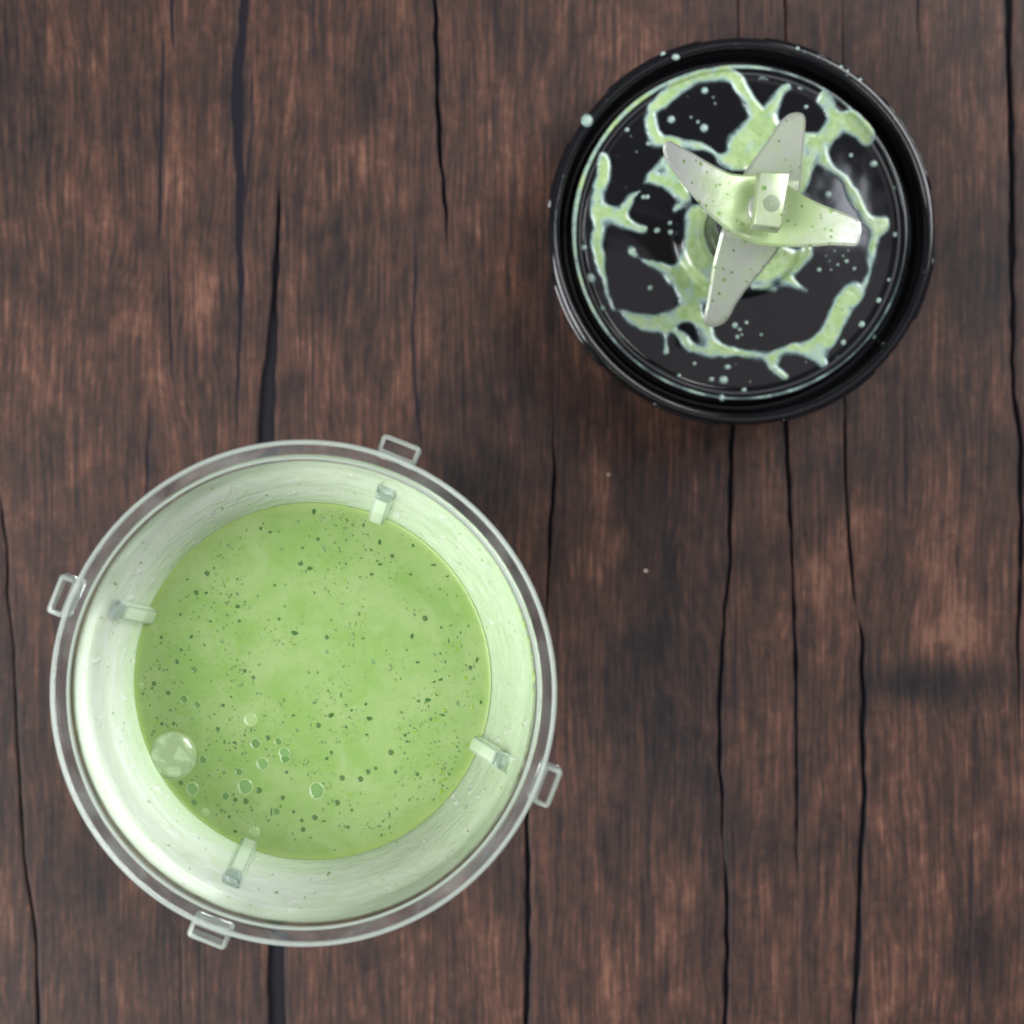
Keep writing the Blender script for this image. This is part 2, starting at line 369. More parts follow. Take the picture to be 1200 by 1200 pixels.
def tone_at(x, y):
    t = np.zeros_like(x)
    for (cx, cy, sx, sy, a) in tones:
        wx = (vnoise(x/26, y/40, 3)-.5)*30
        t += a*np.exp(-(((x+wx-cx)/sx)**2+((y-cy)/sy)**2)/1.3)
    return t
TZ = 0.0
table = mesh('wooden_table', [(un(x, y, 0)[0], un(x, y, 0)[1], z) for z in (-1.6, -.16) for (x, y) in ((XA-5, YB+5), (XB+5, YB+5), (XB+5, YA-5), (XA-5, YA-5))],
             [(0, 3, 2, 1), (4, 5, 6, 7), (0, 1, 5, 4), (1, 2, 6, 5), (2, 3, 7, 6), (3, 0, 4, 7)], M['under'], smooth=False)
table['kind'] = 'structure'; table['label'] = 'dark brown cracked wooden boards under the cup and lid'
ys = np.arange(YA, YB+.1, 9.0)
for b in range(len(bf)+1):
    if b == 0: xl = np.full_like(ys, XA); wl = np.zeros_like(ys)
    else: xl, wl = bf[b-1](ys)
    if b == len(bf): xr = np.full_like(ys, XB); wr = np.zeros_like(ys)
    else: xr, wr = bf[b](ys)
    jl = (vnoise(ys/23, ys*0+b, 11)-.5)*.8; jr = (vnoise(ys/23, ys*0+b+1, 11)-.5)*.8
    nl = (vnoise(ys/21, ys*0+b*3, 12)-.5)*np.minimum(wl, 5)*.6; nr = (vnoise(ys/21, ys*0+b*3+5, 13)-.5)*np.minimum(wr, 5)*.6
    L = xl+jl+wl/2+nl if b else xl; Rr = xr+jr-wr/2+nr if b < len(bf) else xr
    nc = int(max(20, np.median(Rr-L)/1.35))
    u = np.linspace(0, 1, nc)[None, :]
    X = L[:, None]*(1-u)+Rr[:, None]*u; Y = np.repeat(ys[:, None], nc, 1)
    crack = np.zeros_like(X); dep = np.zeros_like(X)
    for i, (f, y0, y1) in enumerate(sf):
        sx, sw = f(Y); sx = sx+(vnoise(Y/23, Y*0+i, 21)-.5)*1.4; sw = np.where((Y < y0) | (Y > y1), 0, sw)
        d = np.abs(X-sx); hw = sw/2
        hw = hw*(.75+.5*vnoise(Y/17, Y*0+i*2+(X > sx), 22)); k = np.clip((hw+.8-d)/1.6, 0, 1)*np.clip(sw/2.2, 0, 1)
        crack = np.maximum(crack, k); dep = np.maximum(dep, k*np.minimum(.03+sw*.006, .11))
    eL = X-L[:, None] if b else X*0+99; eR = Rr[:, None]-X if b < len(bf) else X*0+99
    e = np.minimum(eL, eR)
    wmin = np.where(eL < eR, wl[:, None], wr[:, None])
    ed = np.exp(-(e/1.6)**2)*np.clip((wmin-.3)/2, 0, 1)
    crack = np.maximum(crack, np.clip(1-e/1.5, 0, 1)*np.clip((wmin-1)/3, 0, .8))
    z = TZ-dep*.4-.010*ed
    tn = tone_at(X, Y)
    V = np.stack([(X-PX0)*CAMZ/FPX, (PY0-Y)*CAMZ/FPX, z], -1)
    nr_ = len(ys)
    idx = np.arange(nr_*nc).reshape(nr_, nc)
    F = np.stack([idx[:-1, :-1], idx[1:, :-1], idx[1:, 1:], idx[:-1, 1:]], -1).reshape(-1, 4)
    # skirt: side walls of the plank down into the joint
    base = nr_*nc
    sk = np.concatenate([V[:, 0], V[:, -1]]).copy(); sk[:, 2] = -.15
    a = np.arange(nr_-1)
    F1 = np.stack([idx[:-1, 0], base+a, base+a+1, idx[1:, 0]], -1)
    F2 = np.stack([idx[:-1, -1], idx[1:, -1], base+nr_+a+1, base+nr_+a], -1)
    VV = np.concatenate([V.reshape(-1, 3), sk]); FF = np.concatenate([F, F1, F2]).tolist()
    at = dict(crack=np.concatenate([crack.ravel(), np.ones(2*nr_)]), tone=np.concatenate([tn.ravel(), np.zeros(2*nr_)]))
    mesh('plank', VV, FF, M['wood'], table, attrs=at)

# ------------------------------------------------------------------ the cup
HC = 14.6                                # cup height, cm
CX, CY = un(355.5, 812.5, HC)
cup = empty('blender_cup', (CX*CM, CY*CM, 0), 'clear plastic blender cup with four outer tabs, filled with green smoothie', 'cup')
# profile (r, drop below the rim)
outer = [(4.56, .225), (4.53, 1.30), (4.30, 1.62), (3.80, 2.75), (3.48, 4.4), (3.34, 7.5), (3.26, HC-.25), (3.05, HC)]
inner = [(2.7, HC-.35), (3.02, HC-.6), (3.10, 7.5), (3.24, 4.4), (3.60, 2.55), (4.10, 1.52), (4.36, 1.22), (4.43, .225)]
prof = [(r, HC-d) for r, d in outer+[(2.9, HC), (2.8, HC-.12), (.02, HC-.12), (.02, HC-.35)]+inner]
wall = lathe('cup_wall', rounded(prof, .05, 3, closed=False), CX, CY, M['wall'], cup, n=200); sharp(wall, 50)
flange = [(4.73, 0), (4.80, .03), (4.80, .16), (4.60, .21), (4.49, .21), (4.48, .03), (4.54, 0)]
lathe('rim', rounded([(r, HC-d) for r, d in flange], .05, 3), CX, CY, M['rimm'], cup, n=200, closed=True)
bead = [(4.775+.045*math.cos(t*math.pi/5), HC-.02+.05*math.sin(t*math.pi/5)) for t in range(10)]  # milky beads added to imitate the light lines along the rim edges
lathe('rim_glint_bead', bead, CX, CY, M['edge_glint'], cup, n=200, closed=True)
bead = [(4.475+.032*math.cos(t*math.pi/4), HC-.03+.045*math.sin(t*math.pi/4)) for t in range(8)]
lathe('inner_glint_bead', bead, CX, CY, M['edge_glint'], cup, n=200, closed=True)
ANG = [R(68.6), R(158.3), R(-21.2), R(-111.5)]
def block(name, mat, parent, pts_fn, nseg, bev=.03, seg=2, edge_mat=None):
    "loft of quads: pts_fn(i)->4 points"
    bm = bmesh.new(); rings = []
    for i in range(nseg): rings.append([bm.verts.new([c*CM for c in p]) for p in pts_fn(i)])
    for i in range(nseg-1):
        for q in range(4): bm.faces.new((rings[i][q], rings[i][(q+1) % 4], rings[i+1][(q+1) % 4], rings[i+1][q]))
    bm.faces.new(rings[0][::-1]); bm.faces.new(rings[-1])
    bmesh.ops.recalc_face_normals(bm, faces=bm.faces)
    ed = [e for e in bm.edges if e.calc_face_angle(0) > .6]
    res = bmesh.ops.bevel(bm, geom=ed, offset=bev*CM, segments=seg, profile=.5, affect='EDGES')
    if edge_mat:
        for f in res['faces']: f.material_index = 1
    o = from_bm(name, bm, mat, parent)
    if edge_mat: o.data.materials.append(edge_mat)
    return o
def polar(a, r, t, z):  # r radial, t tangential
    return (CX+r*math.cos(a)-t*math.sin(a), CY+r*math.sin(a)+t*math.cos(a), z)
wr = lambda d: float(np.interp(d, [p[1] for p in inner[::-1]], [p[0] for p in inner[::-1]]))
for a in ANG:
    def tab(i, a=a):
        r = (4.79, 5.17)[i]
        return [polar(a, r, s, z) for s, z in ((-.40, HC-.16), (.40, HC-.16), (.40, HC-.80), (-.40, HC-.80))]
    block('tab', M['clear'], cup, tab, 2, .09, 3, M['edge_glint'])  # milky bevels paint the bright highlights of the clear tab
    ds = [1.50, 1.65, 1.8, 2.2, 2.6, 3.2, 4.4, 6.5]
    def rib(i, a=a):
        d = ds[i]; r0 = wr(d)+.01; r1 = wr(d)-.19
        return [polar(a, r, s, HC-d) for r, s in ((r0, -.20), (r0, .20), (r1, .145), (r1, -.145))]
    rb = block('rib', M['ribm'], cup, rib, len(ds), .035, 2, M['edge_glint'])
    def rib_top(i, a=a):
        d = (1.34, 1.498)[i]; r0 = wr(d)+.01; r1 = (wr(1.5)-.15, wr(1.5)-.19)[i]
        return [polar(a, r, s, HC-d) for r, s in ((r0, -.19), (r0, .19), (r1, .145), (r1, -.145))]
    block('rib_end', M['ribend'], cup, rib_top, 2, .03, 2)  # clear rib tip, its tint imitates the dark refraction

# ------------------------------------------------------------------ the smoothie in the cup
LD = 2.46; LZ = HC-LD
smo = empty('smoothie', (CX*CM, CY*CM, .004), 'bubbly pale green smoothie with dark herb flecks filling the clear cup', 'smoothie')
rl = wr(LD)-.006
rings = list(np.linspace(.15, rl-.30, 22))+[rl-.22, rl-.16, rl-.11, rl-.07, rl-.04, rl-.015, rl]
n = 180; V = [(CX, CY, LZ)]; F = []; E = [0]
def men(r): e = rl-r; return .035*math.exp(-e/.08)
for r in rings:
    for i in range(n):
        a = 2*math.pi*i/n
        V.append((CX+r*math.cos(a), CY+r*math.sin(a), LZ+men(r)+.004*math.sin(3*a+r*2))); E.append(math.exp(-(rl-r)/.10))
low = [(wr(d)-.012, HC-d) for d in (2.8, 3.4, 4.4, 6, 7.5, 11, HC-.6)]+[(2.7, .37)]
for (r, z) in low:
    for i in range(n):
        a = 2*math.pi*i/n; V.append((CX+r*math.cos(a), CY+r*math.sin(a), z)); E.append(.5)
V.append((CX, CY, .37)); E.append(0)
k = len(rings)+len(low)
for i in range(n):
    j = (i+1) % n
    F.append((0, 1+i, 1+j))
    for q in range(k-1): F.append((1+q*n+i, 1+(q+1)*n+i, 1+(q+1)*n+j, 1+q*n+j))
    F.append((1+(k-1)*n+i, len(V)-1, 1+(k-1)*n+j))
liq = mesh('liquid', V, F, M['smoothie'], smo, attrs=dict(edge=E))
# milky film left on the wall above the liquid
fd = [.26, .34, .42, .55, .7, .9, 1.1, 1.22, 1.32, 1.42, 1.52, 1.7, 1.9, 2.1, 2.25, 2.34, LD-.04, LD+.03]
V = []; F = []; UPA = []; LOW = []; THN = []
nf = 240
for i in range(nf):
    a = 2*math.pi*i/nf
    w = .22*math.sin(2*a+1)+.12*math.sin(5*a)+.08*math.sin(11*a+2)
    for d in fd:
        r = wr(d)-.014
        V.append((CX+r*math.cos(a), CY+r*math.sin(a), HC-d))
        sd = math.exp(-((((a+math.pi) % (2*math.pi))-math.pi+.05)/.55)**2); UPA.append(min(1, max(0, 1-(d-.26)/(.10+.10*max(0, w)+.75*sd))))
        THN.append(.5+.5*math.cos(a-R(5)) if math.cos(a-R(5)) > -.3 else .35)
        LOW.append(min(1, max(0, (d-1.5)/.9)))
kf = len(fd)
for i in range(nf):
    j = (i+1) % nf
    for q in range(kf-1): F.append((i*kf+q, i*kf+q+1, j*kf+q+1, j*kf+q))
mesh('wall_film', V, F, M['film'], smo, attrs=dict(up=UPA, low=LOW, thin=THN))

ZS = 220/1200
def zp(reg, x, y):
    ox, oy = {1: (150, 580), 2: (360, 580), 3: (150, 790), 4: (360, 790)}[reg]
    return un(ox+x*ZS, oy+y*ZS, LZ)
PXC = (CAMZ-LZ)/FPX                      # cm per photo px at liquid level
bub = {1: [(505,502,18),(435,625,17),(335,765,11),(213,910,12),(340,990,11),(313,1067,16),(423,1118,20),(635,770,10),(710,806,11),(965,793,11),(570,868,8),(648,652,9),(745,1125,13),(800,1168,13),(828,648,8),(1000,712,9),(330,675,8),(1115,825,7),(402,1055,9),(1155,1135,9),(865,183,7),(965,236,7),(1155,264,7)],
 2: [(542,391,14),(752,790,19),(125,910,14),(1042,1105,15),(68,283,12),(635,992,9),(848,603,9),(897,640,8),(957,647,9),(372,352,8),(293,887,9),(10,1135,9),(65,1135,9),(259,563,7),(142,1184,7),(576,503,7),(210,433,7),(248,290,8),(265,956,7)],
 3: [(167,60,15),(258,120,14),(358,160,25),(442,195,22),(217,317,12),(292,315,11),(573,352,15),(783,290,40),(815,445,31),(893,408,17),(960,431,23),(1000,505,35),(1003,540,29),(860,573,37),(708,625,23),(748,720,48),(837,743,19),(625,780,25),(686,803,14),(752,812,19),(478,547,26),(412,735,37),(424,820,20),(948,878,21),(988,790,15),(1120,993,16),(1190,915,15),(800,22,13),(727,66,10),(614,629,10),(1013,627,11),(552,257,9),(750,362,9),(648,440,9),(740,432,8),(687,473,9),(733,507,9),(882,478,9),(648,911,11),(700,877,8),(792,868,10),(1058,880,11),(1110,935,12),(1054,1018,9),(1070,1057,9),(338,695,14),(575,837,9),(620,882,8),(185,278,8),(490,890,30),(808,1010,33),(72,75,24),(973,190,8),(900,520,7),(1045,668,7),(590,658,7),(567,897,7),(143,200,7),(500,486,8),(1166,1044,9)],
 4: [(60,745,45),(70,328,17),(535,500,19),(389,624,17),(437,602,13),(340,671,19),(222,664,18),(192,822,19),(51,917,18),(153,502,12),(564,625,12),(702,640,13),(285,870,11),(262,978,11),(134,828,9),(101,865,9),(273,107,9),(206,890,8),(620,505,9),(94,435,9),(397,978,7),(174,1125,9),(20,1045,8),(862,605,7),(808,803,8),(523,892,10),(617,283,8),(640,541,7),(141,38,8)]}
PALE = {(783,290),(490,890),(808,1010),(72,75)}
def dome_data(name, mat, rim=False, n=20):
    v = []; f = []; lv = [(1.0, -.04), (.98, .03), (.9, .10), (.7, .19), (.4, .25)]
    for (r, z) in lv:
        for i in range(n): v.append((r*math.cos(2*math.pi*i/n), r*math.sin(2*math.pi*i/n), z*.7))
    v.append((0, 0, .19))
    for q in range(len(lv)-1):
        for i in range(n): j = (i+1) % n; f.append((q*n+i, q*n+j, (q+1)*n+j, (q+1)*n+i))
    for i in range(n): f.append(((len(lv)-1)*n+i, (len(lv)-1)*n+(i+1) % n, len(v)-1))
    m = bpy.data.meshes.new(name); m.from_pydata(v, [], f); m.update(); m.polygons.foreach_set('use_smooth', [True]*len(f))
    m.materials.append(mat); return m
def ring_data(name, mat, t=.09, n=28):
    v = []; f = []
    for i in range(n):
        a = 2*math.pi*i/n
        for q in range(6):
            b = 2*math.pi*q/6; r = 1+t*math.cos(b); v.append((r*math.cos(a), r*math.sin(a), t*.55*math.sin(b)))
    for i in range(n):
        for q in range(6): f.append((i*6+q, ((i+1) % n)*6+q, ((i+1) % n)*6+(q+1) % 6, i*6+(q+1) % 6))
    m = bpy.data.meshes.new(name); m.from_pydata(v, [], f); m.update(); m.polygons.foreach_set('use_smooth', [True]*len(f))
    m.materials.append(mat); return m
DM = {k: dome_data('bubble', M[k]) for k in ('bub_dark', 'bub_mid', 'bub_light', 'bub_pale')}
RM = ring_data('bubble_ring', M['skin'])
def put(name, data, parent, loc, sx, sy=None, sz=None, rot=0):
    o = bpy.data.objects.new(name, data); COL.objects.link(o)
    o.parent = parent; o.matrix_parent_inverse = Matrix.Translation(parent.location).inverted() if parent.parent is None else Matrix.Identity(4)
    o.location = [c*CM for c in loc]; o.scale = (sx*CM, (sy or sx)*CM, (sz or sx)*CM); o.rotation_euler = (0, 0, rot)
    return o
SV = []; SF = []                         # pin-size bubbles, joined
def add_dome(V, F, x, y, z, r, n=8, h=.25, irr=0.0):
    b = len(V); jr = [1+random.uniform(-irr, irr) for _ in range(n)]; el = 1+random.uniform(-irr, irr)
    for (q, hh) in ((1, -.02), (.75, h*.65)):
        for i in range(n): V.append((x+q*r*jr[i]*el*math.cos(2*math.pi*i/n), y+q*r*jr[i]/el*math.sin(2*math.pi*i/n), z+hh*r))
    V.append((x, y, z+h*r))
    for i in range(n):
        j = (i+1) % n; F.append((b+i, b+j, b+n+j, b+n+i)); F.append((b+n+i, b+n+j, b+2*n))
occupied = []
for reg, L in bub.items():
    for (x, y, r) in L:
        X, Y = zp(reg, x, y); rc = r*ZS*PXC; occupied.append((X, Y, rc))
        if r < 11: add_dome(SV, SF, X, Y, LZ+.002, rc*.95, 10); continue
        key = 'bub_pale' if (x, y) in PALE else 'bub_dark' if r < 20 else 'bub_mid' if r < 33 else 'bub_light'
        el = 1.12 if (x, y) in ((412, 735), (60, 745)) else 1
        put('bubble', DM[key], smo, (X, Y, LZ+.003), rc, rc*el, rc*.7)
        if r >= 22: put('bubble_ring', RM, smo, (X, Y, LZ+.002), rc*1.03, rc*1.03*el, rc*.5)
# the large foam bubble on the left
fx, fy = zp(3, 287, 522); fr = 146*ZS*PXC
V = []; F = []; n = 48; lv = [(1.0, -.03), (.99, .05), (.93, .12), (.8, .19), (.6, .25), (.3, .29)]
for (r, z) in lv:
    for i in range(n): a = 2*math.pi*i/n; V.append((fx+fr*r*math.cos(a), fy+fr*r*math.sin(a)*1.02, LZ+z*fr*.8))
V.append((fx, fy, LZ+.235*fr))
for q in range(len(lv)-1):
    for i in range(n): j = (i+1) % n; F.append((q*n+i, q*n+j, (q+1)*n+j, (q+1)*n+i))
for i in range(n): F.append(((len(lv)-1)*n+i, (len(lv)-1)*n+(i+1) % n, len(V)-1))
def mat_foam():
    g = N('foam_bubble')
    a = g.noise(g.obj((2.6, 2.6, 2.6), (1.3, .2, 0)), 1, .4, 1.6)
    ring = g.ramp(g.math('ABSOLUTE', g.math('SUBTRACT', a, .50)), .0, .14, 1, 0)  # darker loops painted in place of reflections in the bubble
    col = g.mix(g.math('MULTIPLY', ring, .3), lin(196, 222, 168, 0.62), lin(164, 200, 128, 0.62))
    return g.surf(g.n('MixShader', {0: g.ramp(a, .25, .75, .02, .35), 1: g.pbr(col, .08, Coat_Weight=.4, Coat_Roughness=.03), 2: g.n('BsdfTransparent').outputs[0]}).outputs[0])
fb = mesh('bubble', V, F, mat_foam(), smo); fb['label'] = 'large pale foam bubble at the smoothie edge'
put('bubble_ring', ring_data('foam_ring', M['skin'], .035, 48), smo, (fx, fy, LZ+.003), fr*1.01, fr*1.03, fr*.8)
# thick drips caught under the rim on the right
gd = mat_simple('green_drip', lin(168, 202, 112, .5), .12)
dd0 = dome_data('drip', gd, n=14)
for (x, y, r, e) in ((615, 730, 4.5, 1.3), (622, 750, 3.5, 1.5), (626, 768, 3.0, 1.2), (631, 792, 5.0, 1.4), (617, 712, 3.0, 1), (628, 812, 2.6, 1.2)):
    z = HC-.42; X, Y = un(x, y, z); c = (CAMZ-z)/FPX
    k = (4.37+.03)/math.hypot(X-CX, Y-CY)
    o = put('drip', dd0, smo, (CX+(X-CX)*min(k, 1), CY+(Y-CY)*min(k, 1), z), r*c, r*c*e, r*c*1.2)
    a_ = math.atan2(Y-CY, X-CX); o.rotation_euler = (0, -R(75), a_)
# herb flecks
def blob_data(name, mat, seed):
    r = random.Random(seed); n = 9; v = []; f = []
    rad = [r.uniform(.65, 1.1) for _ in range(n)]
    for z in (0, 1):
        for i in range(n): a = 2*math.pi*i/n; q = rad[i]*(1 if z == 0 else .8); v.append((q*math.cos(a), q*math.sin(a), z*.35))
    f.append(tuple(range(n, 2*n)))
    for i in range(n): j = (i+1) % n; f.append((i, j, n+j, n+i))
    m = bpy.data.meshes.new(name); m.from_pydata(v, [], f); m.update(); m.materials.append(mat); return m
HB = [blob_data('herb_fleck', M['herb'], s) for s in range(5)]; HS = [blob_data('herb_fleck', M['herb_sunk'], s+9) for s in range(4)]
flk = {1: [(908,238,14,9,0),(1115,338,10,8,0),(1160,470,20,15,.2),(700,712,20,13,-.3),(775,722,12,11,0,1),(1065,883,32,17,-.5),(600,935,22,14,-.5,1),(640,320,22,18,.5,1),(850,101,11,6,.1),(1135,68,17,10,0),(500,627,16,10,0),(470,610,20,12,0,1),(937,578,12,10,0),(550,466,9,9,0),(525,806,9,8,0),(380,540,15,6,0),(590,257,12,8,0,1),(385,885,14,22,.4,1),(1085,170,14,14,0,1),(980,348,14,14,0,1),(1008,573,10,12,0,1),(838,1085,14,11,0,1),(848,215,12,14,0)],
 2: [(462,300,13,20,0),(15,470,20,13,0),(675,323,12,12,0),(465,443,16,11,0),(410,508,15,11,0),(205,475,16,22,.3,1),(105,345,15,30,0,1),(670,903,12,20,0),(808,447,20,9,0),(897,520,18,8,.4),(660,507,15,9,0),(855,847,9,11,0),(1085,1055,11,20,0),(705,1070,14,9,0),(420,1070,18,22,0,1),(980,878,9,9,0),(915,835,14,5,.5),(850,1180,14,6,.2),(42,105,13,24,0),(870,825,16,12,0,1),(985,805,12,16,0,1),(125,1005,16,16,0,1),(812,1022,12,14,0,1),(403,430,16,14,0,1)],
 3: [(608,200,16,13,0),(1055,262,13,11,0),(685,1005,16,13,0),(155,90,8,11,0),(1175,175,16,28,0,1),(845,125,11,11,0,1),(410,285,16,16,0,1),(675,770,10,7,0),(485,95,12,16,0,1),(672,40,12,12,0,1),(660,145,11,9,0),(975,845,9,7,0)],
 4: [(152,264,21,18,.3),(398,284,27,17,-.4),(790,291,22,14,0,1),(790,291,9,8,0),(710,173,14,8,-.2),(852,36,15,8,.2),(812,50,12,8,.2),(625,390,11,15,0),(1110,180,11,16,0),(375,190,13,13,0),(105,940,18,7,.2),(125,540,12,11,0),(723,664,12,15,0,1),(475,1030,11,9,0),(32,180,13,30,0,1),(283,232,11,11,0),(207,80,10,14,0,1),(380,387,12,10,0),(610,712,16,14,0,1),(562,778,11,11,0,1),(1065,30,16,20,0,1),(603,600,9,14,0,1),(960,190,14,20,0,1)]}
ii = 0
for reg, L in flk.items():
    for t in L:
        x, y, a, b, ro = t[:5]; sunk = len(t) > 5; ii += 1
        X, Y = zp(reg, x, y); s = ZS*PXC
        put('herb_fleck', (HS[ii % 4] if sunk else HB[ii % 5]), smo, (X, Y, LZ-.006+(.004 if sunk else 0)), a*s, b*s, (.012 if sunk else .05), ro)
# pin bubbles and herb dust scattered over the whole surface
DV = []; DF = []; YV = []; YF = []
for i in range(2700):
    a = random.random()*2*math.pi; r = (rl-.07)*math.sqrt(random.random()); X = CX+r*math.cos(a); Y = CY+r*math.sin(a)
    if any((X-p)**2+(Y-q)**2 < (c*1.25)**2 for p, q, c in occupied) or (X-fx)**2+(Y-fy)**2 < (fr*1.1)**2: continue
    # clumpier towards the lower left as in the photograph
    if vnoise(np.array([X*1.6+50]), np.array([Y*1.6+50]), 5)[0] < .36: continue
    t = random.random()
    sz = min(.034, .0085+.006*random.expovariate(1.0))
    if t < .58: add_dome(SV, SF, X, Y, LZ+.002, sz, 8)
    elif t < .70: add_dome(DV, DF, X, Y, LZ+.002, sz*1.3, 6, .15, .5)
    else: add_dome(YV, YF, X, Y, LZ+.001, sz*1.35, 6, .1, .5)
for nm, v, f, m in (('pin_bubbles', SV, SF, 'dot'), ('herb_dust', DV, DF, 'herb'), ('yellow_dust', YV, YF, 'herb_yellow')):
    o = mesh(nm, v, f, M[m], smo); o['kind'] = 'stuff'

# ------------------------------------------------------------------ the blade base (lid)
HL = 2.6
LX, LY = un(870, 270, HL)
lid = empty('blade_base', (LX*CM, LY*CM, 0), 'black round blender lid with four steel blades, lying blade side up on wood', 'blender lid')
ptop = [(4.76, 2.6), (4.70, 2.50), (4.66, 1.75), (4.60, 1.62), (4.46, 1.60), (4.41, 1.70), (4.39, 2.16), (4.35, 2.24), (4.27, 2.25), (4.22, 2.20), (4.19, 2.10), (4.12, 2.07), (4.02, 2.03), (3.0, 2.03), (2.2, 2.03), (1.75, 2.03), (1.66, 2.06), (1.60, 2.22), (1.50, 2.30), (1.15, 2.34), (1.0, 2.38), (.94, 2.5), (.90, 4.2), (.82, 4.42), (.7, 4.5), (.02, 4.5)]
pout = [(.02, .05), (4.4, .05), (4.62, 0), (4.74, .10), (4.80, .4), (4.90, 2.0), (4.985, 2.06), (4.995, 2.45), (4.95, 2.57), (4.88, 2.61)]
body = lathe('lid_body', rounded(pout+ptop, .045, 3, closed=False), LX, LY, M['black'], lid, n=220); sharp(body, 60)
rz = lambda r: float(np.interp(r, [p[0] for p in ptop[::-1]], [p[1] for p in ptop[::-1]]))
def pl(a, r, t, z): return (LX+r*math.cos(a)-t*math.sin(a), LY+r*math.sin(a)+t*math.cos(a), z)
for i in range(30):                       # low grip pads round the outside
    a = 2*math.pi*(i+.3)/30
    def pad(q, a=a):
        z = (.45, 2.0)[q]; ro = (4.86, 4.965)[q]
        return [pl(a, ro-.12, -.27, z), pl(a, ro-.12, .27, z), pl(a, ro, .22, z), pl(a, ro, -.22, z)]
    block('grip_pad', M['black'], lid, pad, 2, .02, 1)
for a, w in ((R(118), .55), (R(28), .55), (R(-62), .55), (R(-152), .55), (R(73), .35), (R(-17), .35), (R(163), .35), (R(-107), .35)):   # locking lugs and raised steps on the rim
    segs = 7
    def lug(q, a=a, w=w):
        t = a+(q/(segs-1)-.5)*w
        return [pl(t, r, 0, z) for r, z in ((4.93, 2.50), (5.035, 2.47), (5.035, 2.30), (4.93, 2.30))]
    block('rim_lug', M['black'], lid, lug, segs, .015, 1)
def torus(name, mat, parent, R0, z, rad, n=160, m=8):
    V = []; F = []
    for i in range(n):
        a = 2*math.pi*i/n; rr = rad(a)
        for q in range(m):
            b = 2*math.pi*q/m; r = R0+rr*math.cos(b); V.append((LX+r*math.cos(a), LY+r*math.sin(a), z+rr*.7*math.sin(b)))
    for i in range(n):
        for q in range(m): F.append((i*m+q, ((i+1) % n)*m+q, ((i+1) % n)*m+(q+1) % m, i*m+(q+1) % m))
    return mesh(name, V, F, mat, parent)
torus('gasket', M['gasket'], lid, 4.155, 2.10, lambda a: .045)

# blades: traced outlines, each point carried to its own height in space
Z6 = lambda x, y: (750+x/4, 110+y/4)
HUBP = (900, 243)
def resample(pts, step):
    out = []
    for i, p in enumerate(pts):
        q = pts[(i+1) % len(pts)]; d = math.dist(p, q); k = max(1, int(d/step))
        for t in range(k): out.append((p[0]+(q[0]-p[0])*t/k, p[1]+(q[1]-p[1])*t/k))
    return out
def smooth_poly(p, it=2):
    for _ in range(it):
        n = len(p); p = [((p[i-1][0]+2*p[i][0]+p[(i+1) % n][0])/4, (p[i-1][1]+2*p[i][1]+p[(i+1) % n][1])/4) for i in range(n)]
    return p
def blade(name, zoom_pts, zf, thick, coat, sm=1, bev=.06):
    px = [Z6(*p) for p in zoom_pts]
    px = smooth_poly(resample(px, 3.0), sm)
    out = []
    for (x, y) in px: out.append(Vector(un(x, y, zf(x, y))))
    n = len(out)
    area2 = sum(out[i-1].x*out[i].y-out[i].x*out[i-1].y for i in range(n))
    if area2 < 0: out.reverse(); px.reverse()
    ins = []
    for i in range(n):
        t = (out[(i+1) % n]-out[i-1]).normalized(); nn = Vector((-t.y, t.x)); ins.append(out[i]+nn*bev)
    # interior points
    def inside(p, poly):
        c = False
        for i in range(len(poly)):
            a, b = poly[i-1], poly[i]
            if (a.y > p.y) != (b.y > p.y) and p.x < (b.x-a.x)*(p.y-a.y)/(b.y-a.y)+a.x: c = not c
        return c
    mn = (min(v.x for v in out), min(v.y for v in out)); mx = (max(v.x for v in out), max(v.y for v in out))
    grid = []
    st = .14; x = mn[0]
    while x < mx[0]:
        y = mn[1]
        while y < mx[1]:
            p = Vector((x, y))
            if inside(p, ins) and min((p-q).length for q in ins) > .07: grid.append(p)
            y += st
        x += st
    vs_ = ins+grid
    r = geometry.delaunay_2d_cdt([v.copy() for v in vs_], [(i, (i+1) % n) for i in range(n)], [], 1, 1e-6)
    v2, f2 = r[0], r[2]
    orig = r[3]
    def z_of(p):
        # height at a plan point: iterate projection
        z = 6.0
        for _ in range(4):
            Z = CAMZ-z; z = zf(PX0+p.x*FPX/Z, PY0-p.y*FPX/Z)
        return z
    V = [(p.x, p.y, z_of(p)) for p in v2]; F = [tuple(f) for f in f2 if inside(sum((v2[i] for i in f), Vector((0, 0)))/3, ins)]
    if F:
        a, b, c = [v2[i] for i in F[0]]
        if (b-a).cross(c-a) < 0: F = [f[::-1] for f in F]
    m1 = {}
    for i in range(len(v2)):
        for o in orig[i]:
            if o < n: m1[o] = i
    base = len(V)
    V += [(p.x, p.y, z_of(p)-bev*.8) for p in out]
    base2 = len(V); V += [(p.x, p.y, z_of(p)-thick) for p in out]
    base3 = len(V); V += [(V[i][0], V[i][1], V[i][2]-thick) for i in range(len(v2))]
    F += [tuple(base3+i for i in f[::-1]) for f in F]
    for i in range(n):
        j = (i+1) % n
        F.append((base+i, base+j, m1[j], m1[i])); F.append((base2+i, base2+j, base+j, base+i)); F.append((base3+m1[i], base3+m1[j], base2+j, base2+i))
    hx, hy = un(*HUBP, 6.1)
    C = [coat(math.dist((v[0], v[1]), (hx, hy))) for v in V]
    o = mesh(name, V, F, M['steel'], lid, attrs=dict(coat=C)); sharp(o, 28); return o
